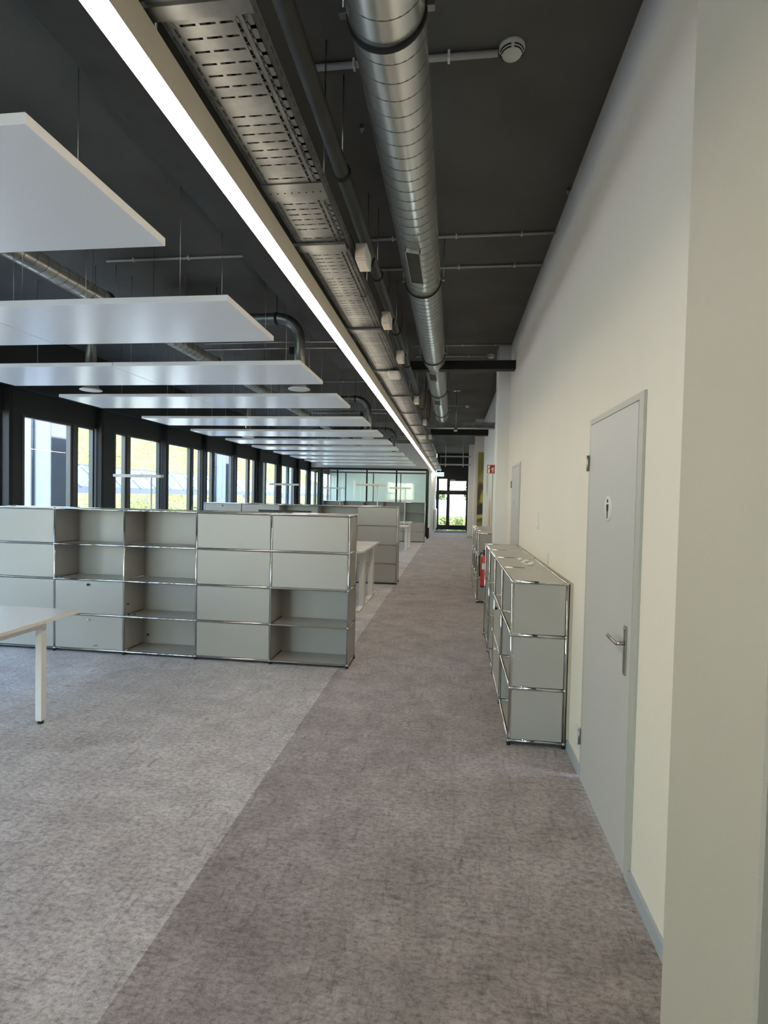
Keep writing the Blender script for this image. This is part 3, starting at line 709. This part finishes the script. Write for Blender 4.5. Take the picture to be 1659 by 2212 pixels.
# branch ducts that cross the room and drop to disc diffusers
for bi, (y, pos) in enumerate(((5.62, 'near'), (10.3, 'middle'), (15.0, 'far'))):
    t = thing('branch_duct', 'branch air duct over the sails, %s one' % ('nearest', 'middle', 'farthest')[bi], 'duct', (0, y, 3.50), 0, 'branch ducts over the sails')
    pts = [(-3.375, 0, 0), (-1.90, 0, 0)] + [(-1.90+.24*math.sin(a), 0, -.24+.24*math.cos(a)) for a in [PI/12*k for k in range(1, 7)]] + [(-1.66, 0, -.60)]
    MB().path(pts, .058, 18).build('tube', m_galv, t)
    pts = [(-3.565, 0, 0), (-3.83, 0, 0)] + [(-3.83-.24*math.sin(a), 0, -.24+.24*math.cos(a)) for a in [PI/12*k for k in range(1, 7)]] + [(-4.07, 0, -.60)]
    MB().path(pts, .058, 18).build('tube', m_galv, t)
    for x in (-1.92, -2.6): MB().lathe([(.058, -.014), (.064, -.014), (.064, .014), (.058, .014)], (x, 0, 0), 20, 'x').tube((x, 0, .06), (x, 0, CZ-3.5), .004, 6).build('clamp', m_rubber, t)
    for x, side in ((-1.66, 'right'), (-4.07, 'left')):
        d = thing('air_diffuser', 'white disc air diffuser at the %s end of the %s branch duct' % (side, ('nearest', 'middle', 'farthest')[bi]), 'air diffuser', (x, y, 2.72+.03), 0, 'white disc air diffusers')
        MB().lathe([(.062, .16), (.062, .05), (.078, .045), (.078, .02)], (0, 0, 0), 28, 'z').build('collar', m_duct, d)
        MB().lathe([(.078, .022), (.115, .002), (.118, -.004), (.112, -.008), (.05, -.004), (.0001, -.004)], (0, 0, 0), 32, 'z').build('disc', m_plastic, d)
    # small valve pipes beside it
    p = thing('heating_pipes', 'thin pipes with black valves crossing under the ceiling, %s pair' % ('nearest', 'middle', 'farthest')[bi], 'pipe', (0, y+.35, 3.28), 0, 'thin pipes with valves')
    for dz in (0, .07): MB().tube((-2.9, 0, dz), (-1.25, 0, dz), .010, 8).build('tube', m_steel, p)
    for vx, vz in ((-1.85, -.03), (-1.75, .05), (-1.3, .03)): MB().bbox(vx-.035, -.03, vz-.04, vx+.035, .03, vz+.04, .01).build('valve', m_rubber, p)
    MB().path([(-1.25, 0, 0), (-1.18, 0, .01), (-1.15, 0, .08), (-1.15, 0, CZ-3.28)], .010, 8).build('tube', m_steel, p)

# conduits and smoke detectors
def conduit(x0, x1, y, label, r=.011):
    t = thing('conduit', label, 'conduit', ((x0+x1)/2, y, CZ-r-.006), 0, 'grey conduits across the ceiling')
    h = (x1-x0)/2
    MB().tube((-h, 0, 0), (h, 0, 0), r, 10).build('tube', m_cond, t)
    n = max(2, int((x1-x0)/.45)); cl = MB().box(-.006, -r-.004, -r-.003, .006, r+.004, r+.006).mesh('clip', m_plastic)
    for k in range(n): link('clip', cl, t, (-h+(k+.5)*2*h/n, 0, 0))
conduit(-.80, .165, 2.775, 'conduit leading to the nearest smoke detector', .016)
conduit(-.84, .783, 4.655, 'conduit across the ceiling nearer the camera, ending at the right wall')
conduit(-.78, .783, 5.27, 'conduit across the ceiling just past the duct grille')
conduit(-.62, .783, 7.93, 'conduit across the ceiling above the first dark beam')
conduit(-.63, .47, 8.53, 'conduit leading to the second smoke detector')
conduit(-.55, .24, 13.05, 'conduit leading to the third smoke detector')
conduit(-3.37, -1.15, 4.87, 'conduit over the sails behind the nearest sail')
conduit(-2.9, -.95, 10.32, 'conduit over the sails behind the fifth sail')
conduit(-2.9, -.95, 15.95, 'conduit over the far sails')
def detector(x, y, label):
    t = thing('smoke_detector', label, 'smoke detector', (x, y, CZ), 0, 'round smoke detectors')
    MB().lathe([(.0001, 0), (.062, 0), (.064, -.012), (.058, -.022), (.052, -.034)], (0, 0, 0), 32, 'z').build('base', m_plastic, t)
    MB().lathe([(.052, -.034), (.046, -.044), (.030, -.052), (.012, -.060), (.0001, -.062)], (0, 0, 0), 32, 'z').build('head', m_plastic, t)
    sl = MB()
    for rr, zz in ((.0555, -.0285), (.0495, -.0395)):
        for a0 in (8, 98, 188, 278):
            pts = []
            for k in range(8):
                a = math.radians(a0+k*10.5); pts.append((rr*math.cos(a), rr*math.sin(a), zz))
            sl.path(pts, .0032, 5)
    sl.build('slots', m_slot, t)
detector(.232-.0, 2.768, 'round white smoke detector nearest the camera')
detector(.53, 8.52, 'round white smoke detector just before the first dark beam')
detector(.285, 13.10, 'round white smoke detector past the first dark beam')
detector(.30, 19.0, 'round white smoke detector far down the corridor')
def anchor(x, y, label):
    tag(MB().bbox(x-.012, y-.012, CZ-.03, x+.012, y+.012, CZ, .003).tube((x, y, CZ-.03), (x, y, CZ-.045), .006, 8).build('ceiling_anchor', m_steel), label, 'anchor', 'small ceiling anchors')
anchor(.762, 4.04, 'small metal anchor on the ceiling against the right wall')
anchor(-.60, 3.25, 'small anchor with rail above the dark pipe')

# beams and cross supports
tag(MB().bbox(-.68, 7.35, 3.352, .783, 7.50, 3.470, .006).build('cross_beam', m_black), 'first black beam across the corridor under the ceiling', 'beam', 'black cross beams')
tag(MB().bbox(-.60, 13.55, 3.19, .823, 13.75, 3.335, .006).build('cross_beam', m_black), 'second black beam across the corridor beyond the perforated tray', 'beam', 'black cross beams')
def cross_tray():
    t = thing('cable_tray', 'short perforated cable tray crossing the corridor before the second beam', 'cable tray', (0, 11.3, 3.08))
    bm_ = MB(); x = -.60
    bm_.box(-.60, 0, 0, .823, .002, .022); bm_.box(-.60, 0, .055, .823, .002, .115)
    while x < .82: bm_.box(x, 0, .022, min(x+.022, .823), .002, .055); x += .046
    bm_.box(-.60, 0, 0, .823, .20, .002); bm_.box(-.60, .198, 0, .823, .20, .115)
    bm_.build('tray_bottom', m_galv, t)
    h = MB().box(.0, -.02, -.03, .04, -.002, .0).box(-.02, -.02, -.05, .05, .21, -.0).build('support_channel', m_galv, t)
    MB().tube((.02, -.01, -.05), (.02, -.01, CZ-3.08), .007, 8).bbox(-.05, -.03, CZ-3.08-.012, .09, .03, CZ-3.08, .002).build('threaded_rod', m_steel, h)
cross_tray()
def trapeze(y, z):
    t = thing('pipe_support', 'far hanging support frame with two crossbars near the end doors', 'support frame', (0, y, z))
    MB().box(-.53, -.02, 0, .62, .02, .05).build('crossbar', m_cond, t); MB().box(-.53, -.02, .30, .62, .02, .35).build('crossbar', m_cond, t)
    for x in (-.31, .33): MB().tube((x, 0, -.06), (x, 0, CZ-z), .016, 8).build('hanger', m_cond, t)
trapeze(20.0, 2.83)

# exit sign
def exit_sign():
    t = thing('exit_sign', 'glowing green and white exit sign at the far end of the light strip', 'sign', (-.64, 26.2, 2.67))
    MB().bbox(-.17, -.03, 0, .17, .03, .185, .004).build('case', m_signw, t)
    p = MB().box(-.165, -.034, .01, .165, -.031, .175).build('face', m_green, t)
    # running figure, doorway and arrow in white
    f = MB().box(.02, -.038, .03, .10, -.0345, .155)
    f.lathe([(.0001, -.038), (.014, -.038), (.014, -.0345)], (-.03, 0, .145), 10, 'y')
    f.prism([(-.045, .125), (-.015, .125), (-.02, .08), (-.05, .08)], -.038, -.0345, 'y'); f.prism([(-.05, .08), (-.03, .08), (-.055, .03), (-.07, .03)], -.038, -.0345, 'y'); f.prism([(-.03, .085), (-.015, .075), (.005, .035), (-.01, .03)], -.038, -.0345, 'y')
    f.prism([(-.15, .09), (-.12, .12), (-.12, .10), (-.085, .10), (-.085, .08), (-.12, .08), (-.12, .06)], -.038, -.0345, 'y')
    f.build('pictogram', m_signw, t)
    MB().tube((0, 0, .185), (0, 0, CZ-2.67), .005, 6).build('rod', m_steel, t)
exit_sign()

# ------------------------------------------------------------------ extinguisher, its sign, radiator
def extinguisher():
    t = thing('fire_extinguisher', 'red fire extinguisher hanging on the white column between the wall cabinets', 'extinguisher', (.488, 8.17, .30))
    MB().lathe([(.0001, .012), (.050, .008), (.056, .02), (.057, .06), (.057, .40), (.050, .435), (.030, .455), (.020, .465), (.018, .48)], (0, 0, 0), 28, 'z').build('cylinder', m_red, t)
    MB().lathe([(.056, .0), (.058, .0), (.058, .022), (.056, .022)], (0, 0, 0), 24, 'z').build('base_ring', m_rubber, t)
    v = MB().tube((0, 0, .475), (0, 0, .53), .016, 12).prism([(-.02, .53), (.10, .545), (.10, .56), (-.02, .56)], -.009, .009, 'y').prism([(-.01, .505), (.09, .49), (.09, .50), (-.01, .52)], -.008, .008, 'y').build('valve', m_rubber, t)
    MB().path([(-.012, 0, .50), (-.05, -.01, .52), (-.075, -.02, .46), (-.072, -.02, .30), (-.066, -.02, .16)], .009, 8).build('hose', m_rubber, t)
    lb = MB(); vs = []; n = 8
    for k in range(n+1):
        a = math.radians(-130+k*80/n)
        vs += [(.0578*math.cos(a), .0578*math.sin(a), .27), (.0578*math.cos(a), .0578*math.sin(a), .36)]
    lb.add(vs, [(2*k, 2*k+2, 2*k+3, 2*k+1) for k in range(n)], True); lb.build('label', m_paper, t)
    MB().box(.057, -.02, .2, .116, .02, .23).box(.057, -.02, .36, .116, .02, .39).build('bracket', m_rubber, t)
extinguisher()
def flag_sign():
    t = thing('fire_sign', 'red fire extinguisher sign with white extinguisher and flames on the column', 'sign', (.545, 8.15, 2.063))
    MB().bbox(-.060, -.002, -.068, .059, .004, .068, .0008).build('board', m_paper, t)
    MB().box(-.055, -.0035, -.062, .055, -.002, .062).build('red_field', m_signred, t)
    f = MB()
    f.prism([(-.043, -.055), (-.015, -.055), (-.015, .02), (-.020, .028), (-.038, .028), (-.043, .02)], -.0045, -.0035, 'y')
    f.prism([(-.040, .031), (-.018, .031), (-.012, .045), (-.022, .055), (-.038, .052), (-.048, .035), (-.046, .025)], -.0045, -.0035, 'y')
    for dz in (-.052, -.03, -.008):
        f.prism([(.012, dz), (.030, dz+.006), (.045, dz+.028), (.048, dz+.042), (.036, dz+.024), (.020, dz+.012)], -.0045, -.0035, 'y')
    f.prism([(.004, .0), (.010, -.015), (.022, .0), (.040, .030), (.022, .018)], -.0045, -.0035, 'y')
    f.build('pictogram', m_paper, t)
    MB().box(-.037, -.005, .000, -.021, -.0045, .012).build('pictogram', m_slot, t)
flag_sign()
def radiator():
    t = thing('radiator', 'flat white radiator on the white wall beside the far doors', 'radiator', (-.864, 24.4, .15))
    MB().bbox(.03, 0, 0, .09, 2.2, .95, .004).build('body', m_plastic, t)
    g = MB()
    for k in range(40): g.box(.09, .03+k*.054, .02, .096, .03+k*.054+.03, .93)
    g.build('fins', m_plastic, t)
    MB().box(0, .3, .2, .03, .34, .8).box(0, 1.8, .2, .03, 1.84, .8).tube((.06, .2, -.15), (.06, .2, 0), .009, 8).build('brackets', m_steel, t)
radiator()

# ------------------------------------------------------------------ paintings
def paint_mat(name, base, blobs, axis, frm=None):
    """soft abstract: blobs = [(u, v, ru, rv, colour)] in local metres"""
    m = bpy.data.materials.new(name); m.use_nodes = True; nt = m.node_tree; N = nt.nodes; L = nt.links; b = N['Principled BSDF']; b.inputs['Roughness'].default_value = .55
    tc = N.new('ShaderNodeTexCoord'); nz = N.new('ShaderNodeTexNoise'); nz.inputs['Scale'].default_value = 2.2; nz.inputs['Detail'].default_value = 3
    L.new(tc.outputs['Object'], nz.inputs['Vector'])
    mixv = N.new('ShaderNodeMix'); mixv.data_type = 'VECTOR'; mixv.inputs[0].default_value = .25
    sc3 = N.new('ShaderNodeVectorMath'); sc3.operation = 'MULTIPLY_ADD'; sc3.inputs[1].default_value = (.5, .5, .5)
    L.new(nz.outputs['Color'], sc3.inputs[0]); L.new(tc.outputs['Object'], sc3.inputs[2])
    off = N.new('ShaderNodeVectorMath'); off.operation = 'SUBTRACT'; off.inputs[1].default_value = (.25, .25, .25); L.new(sc3.outputs[0], off.inputs[0])
    cur = N.new('ShaderNodeRGB'); cur.outputs[0].default_value = (*base, 1); cur = cur.outputs[0]
    for (u, v, ru, rv, c) in blobs:
        mp = N.new('ShaderNodeMapping'); mp.vector_type = 'TEXTURE'
        if axis == 'y': mp.inputs['Location'].default_value = (u, 0, v); mp.inputs['Scale'].default_value = (ru, 50, rv)
        else: mp.inputs['Location'].default_value = (0, u, v); mp.inputs['Scale'].default_value = (50, ru, rv)
        L.new(off.outputs[0], mp.inputs[0])
        ln = N.new('ShaderNodeVectorMath'); ln.operation = 'LENGTH'; L.new(mp.outputs[0], ln.inputs[0])
        r = N.new('ShaderNodeValToRGB'); r.color_ramp.elements[0].position = .55; r.color_ramp.elements[0].color = (1, 1, 1, 1); r.color_ramp.elements[1].position = 1; r.color_ramp.elements[1].color = (0, 0, 0, 1)
        L.new(ln.outputs['Value'], r.inputs[0])
        x = N.new('ShaderNodeMix'); x.data_type = 'RGBA'; L.new(r.outputs[0], x.inputs[0]); L.new(cur, x.inputs[6]); x.inputs[7].default_value = (*c, 1); cur = x.outputs[2]
    L.new(cur, b.inputs['Base Color']); return m
pm = paint_mat('olive abstract', (.26, .24, .06), [(-.1, .62, .6, .35, (.17, .16, .04)), (.1, .2, .25, .5, (.36, .33, .09)), (0, -.62, .5, .42, (.03, .026, .015)), (-.14, -.1, .16, .3, (.06, .05, .02)), (.06, -.22, .13, .20, (.38, .40, .06)), (.02, -.80, .30, .09, (.50, .44, .10))], 'y')
t = thing('wall_painting', 'tall olive and black abstract picture on the pinkish wall', 'picture', (.86, 15.28, 1.88))
MB().box(-.19, -.018, -1.02, .19, 0, 1.04).build('canvas', pm, t); MB().box(-.185, 0, -1.0, .185, .018, 1.02).build('stretcher', m_frame, t)
pm2 = paint_mat('pale abstract', (.62, .68, .62), [(-.55, -.45, .38, .75, (.70, .30, .12)), (.5, .5, .5, .35, (.42, .42, .34)), (.55, -.3, .4, .6, (.66, .72, .66))], 'x')
t = thing('wall_painting', 'pale green and orange picture seen edge-on behind the column', 'picture', (.821, 12.6, 1.50))
MB().box(-.020, -1.05, -.72, -.004, 1.05, .72).build('canvas', pm2, t); MB().box(-.004, -1.0, -.7, .002, 1.0, .7).build('stretcher', m_frame, t)

# ================================================================== OUTSIDE
struct(MB().box(-70, -30, -.6, LX-.3, 120, -.35).build('ground', m_ground))
struct(MB().box(LX-.3, 27.6, -.6, 40, 120, -.35).build('ground', m_ground))
struct(MB().box(LX-.3, -60, -.6, 40, YB-.2, -.1).build('ground', m_ground))
def terrain(name, x_of, z_of, ny, nx, y0, y1, m, label, amp, cat):
    mb = MB(); vs = []
    for j in range(ny+1):
        y = y0+(y1-y0)*j/ny
        for i in range(nx+1):
            s = i/nx; x = x_of(s); z = z_of(s)
            n = noise.noise(Vector((x*.6, y*.6, z*.6)))*amp + noise.noise(Vector((x*2.1, y*2.1, z*2.1)))*amp*.5
            vs.append((x+n*.7, y+n*.3, z+n))
    mb.add(vs, [(j*(nx+1)+i, j*(nx+1)+i+1, (j+1)*(nx+1)+i+1, (j+1)*(nx+1)+i) for j in range(ny) for i in range(nx)], True)
    o = mb.build(name, m); return tag(o, label, cat, kind='stuff')
terrain('hillside', lambda s: -24-26*s, lambda s: -.4+20*s, 260, 60, -20, 115, m_leaf, 'sunlit yellow-green overgrown hillside outside the left windows', .9, 'hillside')
terrain('hedge', lambda s: -12.2-.9*math.sin(s*PI*.5)-.6*s, lambda s: -.5+1.75*math.sin(s*PI*.62), 200, 12, -5, 70, m_leaf2, 'bright green hedge under the footbridge outside', .28, 'hedge')
def bushes():
    vs = []; nx, nz = 110, 16
    for j in range(nz+1):
        for i in range(nx+1):
            x = -4+9*i/nx; s = j/nz; z = -.4+1.05*math.sin(s*PI/2); y = 29.2+1.1*(1-math.cos(s*PI/2))
            n = noise.noise(Vector((x*3, z*3, 1)))*.16+noise.noise(Vector((x*9, z*9, 2)))*.09
            vs.append((x, y-n-.1, z+n*.6*(s > .02)))
    o = MB().add(vs, [(j*(nx+1)+i, j*(nx+1)+i+1, (j+1)*(nx+1)+i+1, (j+1)*(nx+1)+i) for j in range(nz) for i in range(nx)], True).build('hedge', m_leaf2)
    tag(o, 'low green bushes outside the far doors', 'hedge', kind='stuff')
bushes()
# footbridge with blue glazing
def footbridge():
    t = thing('footbridge', 'blue glazed footbridge with white lattice outside the left windows', 'footbridge', (-16, 0, 0))
    MB().box(-2.4, 2, 1.50, 0, 86, 1.80).build('deck', m_slab, t)
    MB().box(-.05, 2, 2.70, .02, 86, 2.76).build('handrail', m_slab, t)
    pm_ = MB().box(-.03, .03, 1.80, -.01, 2.97, 2.70).mesh('glazing_panel', m_bluep)
    dm = MB()
    for a, b in (((.0, 0, 1.82), (.0, 1.5, 2.68)), ((.0, 1.5, 2.68), (.0, 3, 1.82)), ((.0, 0, 2.68), (.0, 1.5, 1.82)), ((.0, 1.5, 1.82), (.0, 3, 2.68))): dm.tube(a, b, .045, 6)
    dme = dm.mesh('lattice', m_whitem)
    for k in range(28):
        link('glazing_panel', pm_, t, (0, 2+k*3, 0)); link('lattice', dme, t, (0, 2+k*3, 0))
    cm = MB().box(-.5, -.2, -.4, -.1, .2, 1.5).mesh('pillar', m_pier)
    for k in range(9): link('pillar', cm, t, (0, 5+k*9, 0))
footbridge()
# pale piers right outside the windows
for k, y in enumerate((8.69, 16.06, 23.4)):
    t = thing('facade_pier', 'pale concrete pier outside the left windows, %s from the camera' % ('nearest', 'second', 'third')[k], 'pier', (-7.05, y, -.35), 0, 'pale facade piers')
    MB().bbox(-.52, 0, 0, 0, .46, 4.4, .01).build('shaft', m_pier, t)
    MB().tube((-.33, -.035, 0), (-.33, -.035, 4.4), .022, 10).build('downpipe', m_slab, t)
tag(MB().box(-6, 32, -.4, 6, 32.2, 1.52).build('garden_wall', mat('rendered garden wall', (.70, .74, .68), .9)), 'pale garden wall outside the far doors', 'wall')
def tree(x, y, h, label):
    t = thing('tree', label, 'tree', (x, y, -.4), 0, 'trees beyond the garden wall'); rnd = random.Random(int(x*10+y))
    MB().tube((0, 0, 0), (0, 0, h*.6), .12, 8, .06).build('trunk', m_slab, t)
    mb = MB()
    for k in range(700):
        a = rnd.uniform(0, 2*PI); r = rnd.uniform(0, 1)**.5*h*.28; z = h*(.42+.5*rnd.random()); s = .10+.08*rnd.random()
        p = Vector((r*math.cos(a), r*math.sin(a), z)); u = Vector((rnd.uniform(-1, 1), rnd.uniform(-1, 1), rnd.uniform(-1, 1))).normalized(); v = u.orthogonal().normalized()
        mb.add([p-u*s, p+v*s*.5, p+u*s, p-v*s*.5], [(0, 1, 2, 3)])
    tag(mb.build('leaves', m_leaf2, t), kind='stuff')
tree(1.6, 36, 3.3, 'tree behind the garden wall, right of the end doors'); tree(-1.2, 38, 2.7, 'lower tree behind the garden wall'); tree(4.5, 40, 5.0, 'tall tree farthest behind the garden wall')
